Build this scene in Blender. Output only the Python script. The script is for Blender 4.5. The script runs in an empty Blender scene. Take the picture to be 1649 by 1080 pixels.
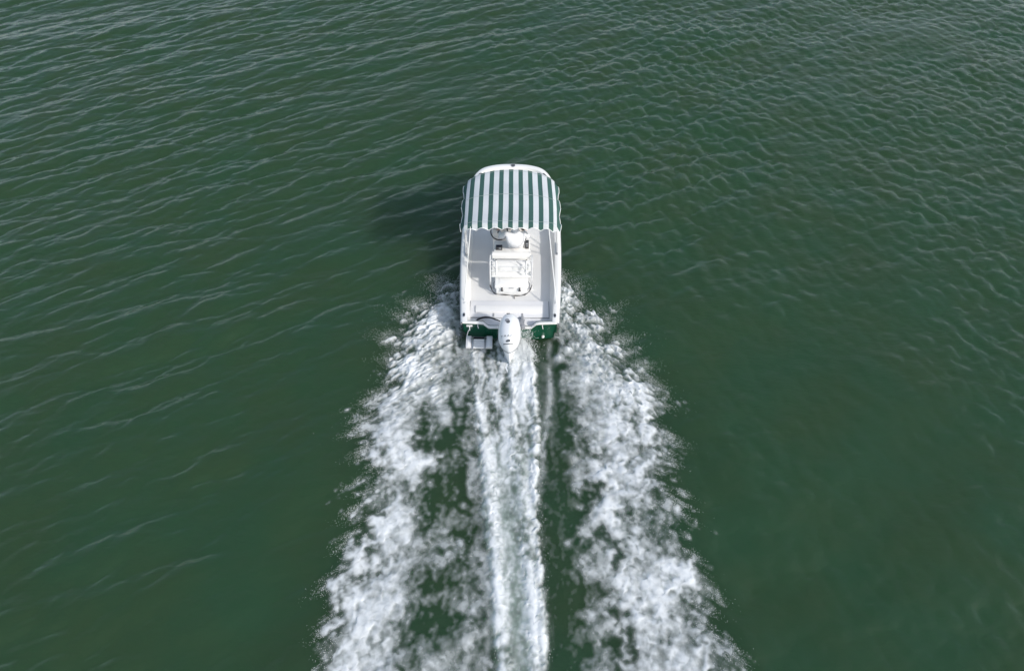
import bpy, bmesh, math, random
import numpy as np
from mathutils import Vector, Matrix
from mathutils.bvhtree import BVHTree
R = math.radians
scene = bpy.context.scene
C = scene.collection
random.seed(4)

# ------------------------------------------------------------ camera, sky, sun, exposure
cam_data = bpy.data.cameras.new('camera')
cam_data.sensor_width = 36; cam_data.lens = 26; cam_data.clip_end = 6000
cam = bpy.data.objects.new('camera', cam_data); C.objects.link(cam)
cam.location = (0.03, -10.596, 12.344); cam.rotation_euler = (R(41), 0, 0)
scene.camera = cam

SUN_EL, SUN_AZ = 33.0, 129.0            # azimuth clockwise from +Y: behind the camera, to the right
world = bpy.data.worlds.new('World'); scene.world = world; world.use_nodes = True
wn = world.node_tree.nodes; wl = world.node_tree.links; wn.clear()
sky = wn.new('ShaderNodeTexSky'); sky.sky_type = 'NISHITA'; sky.sun_disc = False
sky.sun_elevation = R(SUN_EL); sky.sun_rotation = R(SUN_AZ)
sky.air_density = 1.0; sky.dust_density = 1.6; sky.ozone_density = 1.0
bg = wn.new('ShaderNodeBackground'); bg.inputs['Strength'].default_value = 0.15
wo = wn.new('ShaderNodeOutputWorld')
# thin broken cloud over the whole sky
wt = wn.new('ShaderNodeTexCoord'); wm = wn.new('ShaderNodeMapping'); wm.inputs['Scale'].default_value = (1, 1, 2.2); wl.new(wt.outputs['Generated'], wm.inputs['Vector'])
wz = wn.new('ShaderNodeTexNoise'); wz.inputs['Scale'].default_value = 3.0; wz.inputs['Detail'].default_value = 7; wl.new(wm.outputs[0], wz.inputs['Vector'])
wr = wn.new('ShaderNodeMapRange'); wr.inputs['From Min'].default_value = 0.38; wr.inputs['From Max'].default_value = 0.66; wr.inputs['To Min'].default_value = 0.22; wr.inputs['To Max'].default_value = 0.80; wl.new(wz.outputs['Fac'], wr.inputs['Value'])
wc = wn.new('ShaderNodeMix'); wc.data_type = 'RGBA'; wc.inputs['B'].default_value = (5.4, 5.8, 6.0, 1)
ws = wn.new('ShaderNodeSeparateXYZ'); wl.new(wt.outputs['Generated'], ws.inputs[0])
we = wn.new('ShaderNodeMapRange'); we.inputs['From Min'].default_value = 0.0; we.inputs['From Max'].default_value = 0.8; we.inputs['To Min'].default_value = 1.0; we.inputs['To Max'].default_value = 0.35; wl.new(ws.outputs['Z'], we.inputs['Value'])
wp = wn.new('ShaderNodeMath'); wp.operation = 'MULTIPLY'; wl.new(wr.outputs[0], wp.inputs[0]); wl.new(we.outputs[0], wp.inputs[1])      # seen through more air low down
wl.new(wp.outputs[0], wc.inputs['Factor']); wl.new(sky.outputs[0], wc.inputs['A'])
wl.new(wc.outputs['Result'], bg.inputs[0]); wl.new(bg.outputs[0], wo.inputs[0])

sd = bpy.data.lights.new('sun', 'SUN'); sd.energy = 2.7; sd.angle = R(2.6); sd.color = (1.0, 0.955, 0.89)
sun = bpy.data.objects.new('sun', sd); C.objects.link(sun)
to_sun = Vector((math.sin(R(SUN_AZ))*math.cos(R(SUN_EL)), math.cos(R(SUN_AZ))*math.cos(R(SUN_EL)), math.sin(R(SUN_EL))))
sun.rotation_euler = to_sun.to_track_quat('Z', 'Y').to_euler()

vs = scene.view_settings
vs.view_transform = 'Standard'; vs.look = 'None'; vs.exposure = 0.22; vs.gamma = 1.0; vs.use_curve_mapping = False
scene.cycles.use_denoising = True
scene.cycles.max_bounces = 6; scene.cycles.transparent_max_bounces = 8

# ------------------------------------------------------------ materials
def nodes_of(name):
    m = bpy.data.materials.new(name); m.use_nodes = True
    nt = m.node_tree
    return m, nt.nodes, nt.links, nt.nodes['Principled BSDF']

def mat(name, col, rough=0.5, metal=0.0, var=0.06, scale=6.0, bump=0.0, bscale=120.0, spec=0.5, coat=0.0):
    """plain surface with slight uneven colour (wear, dirt) and optional fine relief"""
    m, n, l, p = nodes_of(name)
    tc = n.new('ShaderNodeTexCoord')
    nz = n.new('ShaderNodeTexNoise'); nz.inputs['Scale'].default_value = scale; nz.inputs['Detail'].default_value = 5
    l.new(tc.outputs['Object'], nz.inputs['Vector'])
    mx = n.new('ShaderNodeMix'); mx.data_type = 'RGBA'
    mx.inputs['A'].default_value = (*[c*(1-var) for c in col], 1); mx.inputs['B'].default_value = (*[min(1, c*(1+var)) for c in col], 1)
    l.new(nz.outputs['Fac'], mx.inputs['Factor']); l.new(mx.outputs['Result'], p.inputs['Base Color'])
    p.inputs['Roughness'].default_value = rough; p.inputs['Metallic'].default_value = metal
    p.inputs['Specular IOR Level'].default_value = spec; p.inputs['Coat Weight'].default_value = coat
    if bump:
        b2 = n.new('ShaderNodeTexNoise'); b2.inputs['Scale'].default_value = bscale; b2.inputs['Detail'].default_value = 3
        l.new(tc.outputs['Object'], b2.inputs['Vector'])
        bp = n.new('ShaderNodeBump'); bp.inputs['Strength'].default_value = bump; bp.inputs['Distance'].default_value = 0.004
        l.new(b2.outputs['Fac'], bp.inputs['Height']); l.new(bp.outputs['Normal'], p.inputs['Normal'])
    return m

M = {}
M['gel_white'] = mat('gelcoat_white', (0.80, 0.80, 0.78), 0.30, coat=0.3, var=0.04)
M['gel_green'] = mat('gelcoat_green', (0.008, 0.078, 0.042), 0.22, coat=0.5, var=0.10)
M['floor'] = mat('nonskid_floor', (0.70, 0.70, 0.69), 0.75, var=0.06, scale=3, bump=0.5, bscale=160)
M['bench'] = mat('bench_gelcoat', (0.73, 0.73, 0.74), 0.55, var=0.05, bump=0.2)
M['vinyl'] = mat('white_vinyl', (0.83, 0.82, 0.80), 0.5, var=0.04, bump=0.3, bscale=60)
M['plastic_white'] = mat('white_plastic', (0.82, 0.82, 0.81), 0.45, var=0.03)
M['cowl'] = mat('cowl_paint', (0.78, 0.80, 0.82), 0.25, coat=0.6, var=0.03)
M['steel'] = mat('stainless', (0.62, 0.63, 0.64), 0.28, metal=1.0, var=0.08, scale=20)
M['alu'] = mat('brushed_aluminium', (0.80, 0.80, 0.80), 0.45, metal=0.2, var=0.1, scale=18)
M['black'] = mat('black_rubber', (0.018, 0.018, 0.02), 0.55, var=0.2)
M['dark'] = mat('dark_grey_plastic', (0.05, 0.052, 0.055), 0.5, var=0.2)
M['grey'] = mat('grey_plastic', (0.30, 0.31, 0.33), 0.5, var=0.1)
M['decal'] = mat('grey_decal', (0.10, 0.11, 0.12), 0.5, var=0.05)
M['cloth_green'] = mat('canvas_green', (0.047, 0.110, 0.097), 0.9, var=0.10, scale=5, bump=0.5, bscale=260, spec=0.2)
M['cloth_white'] = mat('canvas_white', (0.60, 0.63, 0.65), 0.9, var=0.04, scale=5, bump=0.5, bscale=260, spec=0.2)
M['thread'] = mat('seam_thread', (0.30, 0.36, 0.35), 0.9)
M['piping'] = mat('white_piping', (0.75, 0.76, 0.75), 0.8)
M['shirt'] = mat('white_cotton', (0.84, 0.84, 0.86), 0.9, var=0.03, bump=0.8, bscale=14, spec=0.2)
M['shorts'] = mat('pale_shorts', (0.76, 0.76, 0.77), 0.9, var=0.05, spec=0.2)
M['skin'] = mat('skin', (0.50, 0.28, 0.19), 0.55, var=0.08)
M['hair'] = mat('hair', (0.05, 0.03, 0.02), 0.7, var=0.2)
M['screen'] = mat('dark_glass', (0.012, 0.016, 0.03), 0.15, var=0.2)
M['clear'] = mat('tinted_acrylic', (0.10, 0.12, 0.12), 0.1)

# ------------------------------------------------------------ mesh helpers
def obj(name, verts, faces, m, parent=None, smooth=True, mats=None, mi=None, angle=35):
    me = bpy.data.meshes.new(name); me.from_pydata([tuple(v) for v in verts], [], faces)
    for q in (mats or [m]): me.materials.append(q)
    if mi is not None: me.polygons.foreach_set('material_index', mi)
    bm = bmesh.new(); bm.from_mesh(me); bmesh.ops.recalc_face_normals(bm, faces=bm.faces); bm.to_mesh(me); bm.free()
    if smooth:
        me.polygons.foreach_set('use_smooth', [True]*len(me.polygons)); me.set_sharp_from_angle(angle=R(angle))
    o = bpy.data.objects.new(name, me); C.objects.link(o)
    if parent: o.parent = parent
    return o

class MB:
    """collects pieces of ONE part"""
    def __init__(s): s.v = []; s.f = []
    def add(s, v, f):
        k = len(s.v); s.v += [tuple(q) for q in v]; s.f += [[i+k for i in g] for g in f]; return s
    def box(s, a, b, bev=0.0, rot=None, seg=2):
        bm = bmesh.new(); bmesh.ops.create_cube(bm, size=1)
        c = [(a[i]+b[i])/2 for i in range(3)]; d = [abs(b[i]-a[i]) for i in range(3)]
        for v in bm.verts: v.co = Vector((v.co[0]*d[0], v.co[1]*d[1], v.co[2]*d[2]))
        if bev: bmesh.ops.bevel(bm, geom=bm.edges[:]+bm.verts[:], offset=bev, segments=seg, affect='EDGES', profile=0.6)
        T = Matrix.Translation(c) @ (rot.to_4x4() if rot else Matrix())
        bm.verts.index_update()
        s.add([T @ v.co for v in bm.verts], [[v.index for v in f.verts] for f in bm.faces]); bm.free(); return s
    def tube(s, pts, r, n=8, caps=True, closed=False):
        pts = [Vector(p) for p in pts]; rr = r if isinstance(r, (list, tuple)) else [r]*len(pts)
        rings = []; up = Vector((0, 0, 1)); prev = None
        for i, p in enumerate(pts):
            if closed: t = pts[(i+1) % len(pts)] - pts[i-1]
            else: t = pts[min(i+1, len(pts)-1)] - pts[max(i-1, 0)]
            t.normalize()
            a = prev if prev is not None else (up if abs(t.z) < 0.9 else Vector((1, 0, 0)))
            a = (a - t*a.dot(t)).normalized(); prev = a; b = t.cross(a)
            rings.append([p + (a*math.cos(2*math.pi*k/n) + b*math.sin(2*math.pi*k/n))*rr[i] for k in range(n)])
        v = [q for g in rings for q in g]; f = []
        m = len(pts)
        for i in range(m if closed else m-1):
            j = (i+1) % m
            for k in range(n): f.append([i*n+k, i*n+(k+1) % n, j*n+(k+1) % n, j*n+k])
        if caps and not closed: f += [list(range(n))[::-1], [(m-1)*n+k for k in range(n)]]
        return s.add(v, f)
    def lathe(s, prof, n=20, T=None):
        T = T or Matrix(); v = []; f = []
        for r, z in prof:
            for k in range(n): v.append(T @ Vector((r*math.cos(2*math.pi*k/n), r*math.sin(2*math.pi*k/n), z)))
        for i in range(len(prof)-1):
            for k in range(n): f.append([i*n+k, i*n+(k+1) % n, (i+1)*n+(k+1) % n, (i+1)*n+k])
        f += [list(range(n))[::-1], [(len(prof)-1)*n+k for k in range(n)]]
        return s.add(v, f)
    def grid(s, rows, wrap=False):
        nr, nc = len(rows), len(rows[0]); v = [q for r in rows for q in r]; f = []
        for i in range(nr-1):
            for k in range(nc if wrap else nc-1): f.append([i*nc+k, i*nc+(k+1) % nc, (i+1)*nc+(k+1) % nc, (i+1)*nc+k])
        return s.add(v, f)
    def build(s, name, m, parent=None, smooth=True, angle=35): return obj(name, s.v, s.f, m, parent, smooth, angle=angle)

def empty(name, parent=None, loc=(0, 0, 0)):
    o = bpy.data.objects.new(name, None); C.objects.link(o); o.location = loc; o.empty_display_size = 0.2
    if parent: o.parent = parent
    return o
def tag(o, label=None, cat=None, group=None, kind=None):
    if label: o['label'] = label
    if cat: o['category'] = cat
    if group: o['group'] = group
    if kind: o['kind'] = kind
    return o
def catmull(pts, n):
    P = [Vector(p) for p in pts]; P = [P[0]*2-P[1]] + P + [P[-1]*2-P[-2]]; out = []
    for i in range(1, len(P)-2):
        for k in range(n):
            t = k/n; a, b, c, d = P[i-1:i+3]
            out.append(0.5*((2*b)+(c-a)*t+(2*a-5*b+4*c-d)*t*t+(3*b-a-3*c+d)*t**3))
    return out + [P[-2]]

# ------------------------------------------------------------ the water
rng = np.random.default_rng(11)
N = 1024; DX = 0.05; LX = N*DX; X0 = -LX/2; Y0 = -11.0
kx = 2*np.pi*np.fft.fftfreq(N, DX); KX, KY = np.meshgrid(kx, kx); K = np.hypot(KX, KY); K[0, 0] = 1
TH = np.arctan2(KY, KX)
def train(direction, sigma, lam, lo, hi, slope, seed, tail=3.2):
    """one train of waves: direction of travel, angular spread, peak length, band, rms slope -> height and chop"""
    g = np.random.default_rng(seed); kp = 2*np.pi/lam
    d = np.angle(np.exp(1j*(TH-R(direction))))
    A = np.exp(-0.5*(d/R(sigma))**2) * np.where(K < kp, np.exp(-1.5*((kp/K)-1)**2*4), (K/kp)**(-tail))
    A[(K < 2*np.pi/hi) | (K > 2*np.pi/lo)] = 0; A[0, 0] = 0
    H = np.sqrt(A/np.maximum(K, .1)) * (g.normal(size=K.shape)+1j*g.normal(size=K.shape))
    h = np.fft.ifft2(H); s = np.sqrt(np.mean(np.fft.ifft2(1j*KX*H).real**2+np.fft.ifft2(1j*KY*H).real**2))
    H *= slope/s
    return [np.fft.ifft2(q).real for q in (H, 1j*KX/K*H, 1j*KY/K*H)]
xs = X0+np.arange(N)*DX; ys = Y0+np.arange(N)*DX; GX, GY = np.meshgrid(xs, ys)
def sstep(a, b, x): t = np.clip((x-a)/(b-a), 0, 1); return t*t*(3-2*t)
wA = train(118, 14, 1.0, 0.14, 2.4, 0.200, 5, 3.0)
wA2 = train(122, 26, 0.40, 0.11, 0.8, 0.085, 6)
wB = train(36, 36, 0.55, 0.11, 2.0, 0.155, 7)
wS = train(100, 30, 4.0, 2.0, 9.0, 0.035, 8)
right = sstep(-6, 9, GX+0.15*GY)                     # crossing ripples grow stronger to starboard
gust = np.fft.ifft2(np.exp(-(K*1.1)**2/2)*np.fft.fft2(rng.normal(size=K.shape))).real; gust /= gust.std()
calmer = 0.72+0.28*sstep(-4, 7, GY)
a1 = (1.0-0.45*right)*(1+0.22*gust)*calmer; a2 = (0.22+0.85*right)*(1+0.28*gust)*(0.35+0.65*calmer)
OH, OX, OY = [a1*(wA[i]+wA2[i])+a2*wB[i]+wS[i] for i in range(3)]
OX = -1.05*OX; OY = -1.05*OY
HA = a1*wA[0]; HB = a2*wB[0]; OX += 0.55*math.cos(R(118))*HA+0.5*math.cos(R(36))*HB; OY += 0.55*math.sin(R(118))*HA+0.5*math.sin(R(36))*HB      # crests lean forward
edge = sstep(0, 2.5, 25.6-np.abs(GX))*sstep(0, 2.5, GY-Y0)*sstep(0, 2.5, (Y0+33)-GY)
OH *= edge; OX *= edge; OY *= edge
def sample(F, x, y):
    u = np.clip((x-X0)/DX, 0, N-1.001); v = np.clip((y-Y0)/DX, 0, N-1.001)
    i = u.astype(int); j = v.astype(int); a = u-i; b = v-j
    return F[j, i]*(1-a)*(1-b)+F[j, i+1]*a*(1-b)+F[j+1, i]*(1-a)*b+F[j+1, i+1]*a*b

# ------------------------------------------------------------ the wake: foam cover, entrained air and relief on a fine patch
WD = 0.018
wx = np.arange(-5.2, 5.6, WD); wy = np.arange(-9.8, 3.0, WD); WX, WY = np.meshgrid(wx, wy)
def field(lo, hi, beta, seed, sx=1.0, sy=1.0):
    g = np.random.default_rng(seed)
    fx = np.fft.fftfreq(len(wx), WD)*sx; fy = np.fft.fftfreq(len(wy), WD)*sy
    k = np.hypot(*np.meshgrid(fx, fy)); k[0, 0] = 1e9
    A = k**(-beta)*np.exp(-(k*lo)**2)*(1-np.exp(-(k*hi)**2))
    f = np.fft.ifft2(A*np.fft.fft2(g.normal(size=WX.shape))).real
    return (f-f.mean())/f.std()
def wsample(F, x, y):
    u = np.clip((x-wx[0])/WD, 0, len(wx)-1.001); v = np.clip((y-wy[0])/WD, 0, len(wy)-1.001)
    i = u.astype(int); j = v.astype(int); a = u-i; b = v-j
    return F[j, i]*(1-a)*(1-b)+F[j, i+1]*a*(1-b)+F[j+1, i]*(1-a)*b+F[j+1, i+1]*a*b
def line(t, y): return np.interp(y, t[0], t[1])
LO = ([-9.8, -6.96, -6.23, -5.72, -5.05, -4.47, -3.71, -3.04, -2.33, -1.56, -0.74, 0.32, 1.18, 1.64, 1.97, 2.3], [-3.75, -3.16, -3.02, -3.09, -2.92, -2.80, -2.97, -2.68, -3.18, -2.84, -2.62, -2.55, -2.05, -1.55, -1.15, -0.9])
RO = ([-9.8, -6.96, -6.53, -6.03, -5.39, -5.05, -4.70, -4.47, -3.65, -3.11, -2.47, -1.56, -0.74, -0.22, 0.69, 1.52, 1.97, 2.3], [4.4, 3.72, 3.49, 3.40, 3.67, 3.22, 3.39, 3.21, 3.06, 3.30, 3.20, 3.30, 2.85, 2.40, 2.10, 1.62, 1.15, 0.9])
RI = ([-6.96, -6.13, -5.39, -4.82, -3.84, -2.76, -2.18, -1.24, 0.13, 0.4], [1.12, 1.08, 1.0, 1.10, 1.10, 1.05, 1.04, .95, .95, 0.5])
CL = ([-6.96, -5.61, -4.47, -3.31, -1.72, -0.91, 0.13], [-0.29, -0.33, -0.47, -0.59, -0.79, -0.92, -0.99])
CR = ([-6.96, -6.13, -5.05, -3.84, -2.47, -1.56, -0.40, 0.13], [0.63, 0.63, 0.56, 0.53, 0.58, 0.56, 0.53, 0.33])
R1 = ([-6.96, -6.13, -4.59, -3.31, -2.76, -1.87, -0.40], [-0.13, -0.19, -0.30, -0.44, -0.53, -0.68, -0.81])
R2 = ([-6.96, -5.72, -4.82, -3.31, -2.18, -0.91], [0.39, 0.37, 0.31, 0.19, 0.05, 0.0])
R3 = ([-6.96, -5.61, -4.47, -3.58, -2.76, -1.56, -0.22], [0.58, 0.54, 0.52, 0.50, 0.53, 0.51, 0.44])
FS = ([-3.84, -3.04, -2.18, -1.24, -0.15], [0.58, 0.65, 0.73, 0.83, 0.84])
HOLES = [(-1.43, -2.69, .39, .39), (-1.49, -3.78, .49, .43), (-1.48, -4.40, .40, .29), (-1.25, -5.39, .62, .30), (-1.34, -6.25, .37, .37), (-.72, -6.13, .23, .42), (-1.80, -6.80, .20, .15), (1.49, -2.83, .16, .20), (1.48, -3.78, .30, .20), (1.55, -4.73, .31, .16), (1.84, -4.96, .28, .14), (1.47, -5.74, .31, .21), (1.80, -6.48, .30, .18), (1.76, -6.90, .25, .19), (-1.23, -1.72, .20, .34), (-1.07, -2.47, .17, .43), (1.45, -2.47, .12, .17), (2.51, -3.45, .14, .11), (-.89, -3.71, .21, .51), (-.77, -4.82, .18, .46), (-1.3, -7.6, .4, .5), (1.7, -8.0, .35, .6)]
big = field(0.25, 1.6, 0.8, 21); mid = field(0.06, 0.6, 1.2, 22); mid2 = field(0.06, 0.6, 1.2, 23)
px_ = WX+0.16*big*0.6+0.05*mid; py_ = WY+0.12*field(0.25, 1.6, 0.8, 24)+0.05*mid2      # warped position: torn edges
clump = wsample(field(0.06, 0.65, 1.45, 25, 1.0, 2.6), WX+0.09*mid2, WY+0.10*mid)
puff = 1-np.abs(wsample(field(0.10, 0.50, 1.3, 26), WX+0.06*mid, WY+0.06*mid2))*1.25              # rounded billows
grain = field(0.02, 0.10, 0.5, 27)
streak = wsample(field(0.03, 0.40, 1.2, 28, 1.0, 12.0), WX+0.035*mid+0.03*big, WY)         # drawn out along the track
streak2 = wsample(field(0.02, 0.12, 0.8, 29, 1.0, 3.5), WX+0.02*mid2, WY)
# bands thrown out by the hull
fan = np.where(WX < 0, wsample(field(0.025, 0.16, 0.8, 32, 1.0, 3.0), WX*0.8-0.55*WY, WY*0.8+0.55*WX), wsample(field(0.025, 0.16, 0.8, 33, 1.0, 3.0), WX*0.8+0.55*WY, WY*0.8-0.55*WX))   # thrown outwards
fan2 = np.where(WX < 0, wsample(field(0.03, 0.35, 1.0, 35, 4.0, 1.0), WX*0.8+0.6*WY, WY*0.8-0.6*WX), wsample(field(0.03, 0.35, 1.0, 36, 4.0, 1.0), WX*0.8-0.6*WY, WY*0.8+0.6*WX))
age = sstep(1.5, -6.5, WY)                              # 0 at the hull, 1 far astern
tear = 0.24*fan2*(1-0.55*age)+0.06*clump+0.05*fan*(1-age)
ol = px_-line(LO, py_)+tear; orr = line(RO, py_)-px_+tear
hullmask = (np.abs(WX) < 1.0) & (WY > 0.1)
sL = np.minimum(ol, (line(CL, py_)+0.15)-px_); sR = np.minimum(orr, px_-line(RI, py_))
age = sstep(1.5, -6.5, WY)                              # 0 at the hull, 1 far astern
def band(s, inner, width):
    b = sstep(-0.28, 0.50+0.35*(1-age)**2, s)
    ridge = np.exp(-((inner-width+0.10*clump)/(0.50+0.22*age))**2)
    return b*(0.50+0.52*ridge)
wL = 0.62+0.1*np.sin(WY*1.7); bL = band(sL, ol, wL); bR = band(sR, orr, 0.75+0.65*age)
hole = np.zeros_like(WX)
for hx, hy, ha, hb in HOLES: hole = np.maximum(hole, np.exp(-(((px_-hx)/ha)**2+((py_-hy)/hb)**2)**1.3))
side = np.maximum(bL, bR)
cover = side*1.22-0.30-1.05*hole*sstep(0.02, 0.2, side)
fine = wsample(field(0.03, 0.22, 1.1, 31, 1.0, 2.0), WX+0.03*mid2, WY+0.03*mid)
cover += ((0.24+0.10*age)*clump+0.10*(puff-.2)+(0.07+0.05*(1-age))*fine+0.13*(1-age)*fan+0.02*grain+0.10*streak2)*sstep(0, 0.4, side)
lace = 1-np.abs(wsample(field(0.05, 0.30, 1.2, 34, 1.0, 1.8), WX+0.05*mid, WY+0.05*mid2))*1.6
cover += 0.10*(lace-.15)*(0.3+0.7*age)*sstep(0.05, 0.5, side)
cover += 0.20*sstep(-2.2, 0.4, WY)*sstep(0.35, 0.75, side)
cover += 0.06*streak*sstep(0.05, 0.5, side)
fS = np.clip(sstep(-0.12, 1.45, cover)*1.06, 0, 1)*sstep(0.01, 0.25, side)
veil = sstep(0.0, 0.5, ol)*sstep(0.0, 0.3, line(CL, py_)+0.2-px_)+sstep(0.0, 0.5, orr)*sstep(0.0, 0.25, px_-line(RI, py_))
vn = 0.29+0.11*clump+0.13*streak+0.07*lace+0.07*fine+0.03*grain-0.40*hole
fS = np.maximum(fS, np.clip(vn, 0, 0.7)*np.clip(veil, 0, 1)*sstep(1.2, 0.2, WY))    # thin sheets of bubbles between the bands
# churned track behind the motor
cS = np.minimum(WX-line(CL, WY)+0.03*mid, line(CR, WY)-WX+0.03*mid2)
cb = sstep(-0.04, 0.10, cS)*sstep(0.25, -0.05, WY)
far = sstep(-1.2, -3.6, WY)
def rib(t, w, warp=0.02): return np.exp(-((WX+(0.3+0.7*far)*(warp*mid+0.03*clump)-line(t, WY))/w)**2)
c0 = cb*((0.56+0.08*far)+0.27*streak+0.12*streak2)*(1-0.30*far)
ridges = np.maximum.reduce([rib(R1, 0.06+0.09*far)*(0.50+0.45*far), 0.85*rib(R2, 0.07+0.07*far)*far+0.4*rib(R2, .05)*(1-far), rib(R3, 0.055+0.05*far)*(0.75+0.25*far)])
fresh = np.exp(-((WX-0.28)/0.22)**2)*sstep(-2.8, -0.9, WY)*sstep(0.1, -0.3, WY)
cC = c0+0.70*ridges*(0.85-0.07*far+far*(0.22*clump+0.10*fine))*cb+0.55*fresh*cb
cC += (0.05*clump+0.04*puff+0.05*grain+0.09*streak2+0.05*streak+far*(0.10*clump+0.08*fine))*cb
pool = np.exp(-((WX+0.03*mid-(line(R1, WY)+line(R2, WY))/2)/0.13)**2)*(0.75+0.25*np.clip(clump, -1, 1))*sstep(-3.2, -4.8, WY)
cC -= 0.34*pool
fC = sstep(0.02, 1.20, cC)*sstep(0, 0.3, cb)
faint = rib(FS, 0.05, 0.0)*(0.30+0.12*streak)*sstep(0.1, -0.3, WY)*sstep(-4.2, -2.8, WY)
gap = sstep(-0.1, 0.05, WX-line(CR, WY))*sstep(0.1, -0.05, WX-line(RI, WY))*sstep(0.1, -0.2, WY)
fG = np.clip(faint+gap*(0.035*streak2+0.03*streak-0.05*far+0.05), 0, 0.6)
FOAM = np.clip(np.maximum.reduce([fS, fC, fG]), 0, 1)*sstep(2.4, 1.9, WY)*sstep(wy[0]+.3, wy[0]+1.0, WY)
FOAM *= 0.94+0.06*np.clip(grain, -1, 1)
def blur(F, s):
    k = np.hypot(*np.meshgrid(np.fft.fftfreq(len(wx), WD), np.fft.fftfreq(len(wy), WD)))
    return np.fft.ifft2(np.fft.fft2(F)*np.exp(-2*(np.pi*s*k)**2)).real
soft0 = blur(FOAM, 0.08)
FOAM = np.clip(0.20*FOAM+0.80*blur(FOAM, 0.022)+0.03*soft0*(soft0 > 0.05), 0, 1)
soft = blur(FOAM, 0.10)
AIR = np.clip(0.80*blur(FOAM, 0.12)*sstep(0.02, 0.4, blur(FOAM, 0.12))+0.55*cb*far*0.8+0.4*pool, 0, 1)
near = sstep(-3.0, 0.6, WY)
REL = blur(0.050*soft*(0.6+(0.40*puff+0.30*clump)*(1-0.75*cb)), 0.03)+0.0015*fine*FOAM*(1-.6*cb)
REL += 0.10*np.exp(-((ol-0.5)/0.5)**2)*side*near+0.12*np.exp(-((orr-0.6)/0.5)**2)*side*near
REL += 0.06*ridges*cb+0.010*streak*cb*(1-far)-0.05*gap*(1-far)
mask = sstep(0.004, 0.07, blur(FOAM, 0.17))*sstep(2.9, 2.7, WY)*sstep(wy[0]+.1, wy[0]+.3, WY)
calm = 1-0.7*blur(np.clip(side+cb, 0, 1)*sstep(2.4, 1.9, WY)*sstep(wy[0]+.3, wy[0]+1.0, WY), 0.2)
sea = sample(OH, WX, WY)*calm
def shoulder(x, y):
    d = np.maximum(-1.05-0.26*(2.2-y)-x, x-1.05-0.29*(2.2-y))*0.9
    return (0.028*np.exp(-((d-0.05)/0.40)**2)-0.024*np.exp(-((d-0.80)/0.45)**2)+0.014*np.exp(-((d-1.5)/0.45)**2))*sstep(2.6, 0.6, y)
WZ = sea+0.012+REL+shoulder(WX, WY)
PX = WX+sample(OX, WX, WY)*calm; PY = WY+sample(OY, WX, WY)*calm
PX += 0.03*soft*mid*0.6; PY += 0.03*soft*mid2*0.6      # billows lean over

def grid_mesh(name, X, Y, Z, keep=None, attrs=None):
    nr, nc = X.shape; idx = np.arange(nr*nc).reshape(nr, nc)
    q = np.stack([idx[:-1, :-1], idx[:-1, 1:], idx[1:, 1:], idx[1:, :-1]], -1).reshape(-1, 4)
    if keep is not None:
        kq = keep.ravel()[q].any(1); q = q[kq]
        used = np.zeros(nr*nc, bool); used[q.ravel()] = True; remap = np.cumsum(used)-1; q = remap[q]
    else: used = np.ones(nr*nc, bool)
    co = np.stack([X.ravel(), Y.ravel(), Z.ravel()], -1)[used].astype(np.float32)
    me = bpy.data.meshes.new(name); me.vertices.add(len(co)); me.vertices.foreach_set('co', co.ravel())
    me.loops.add(q.size); me.loops.foreach_set('vertex_index', q.ravel().astype(np.int32))
    me.polygons.add(len(q)); me.polygons.foreach_set('loop_start', np.arange(0, q.size, 4, dtype=np.int32))
    me.polygons.foreach_set('use_smooth', np.ones(len(q), bool))
    me.update(calc_edges=True)
    for an, av in (attrs or {}).items():
        a = me.attributes.new(an, 'FLOAT', 'POINT'); a.data.foreach_set('value', av.ravel()[used].astype(np.float32))
    return me

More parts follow.
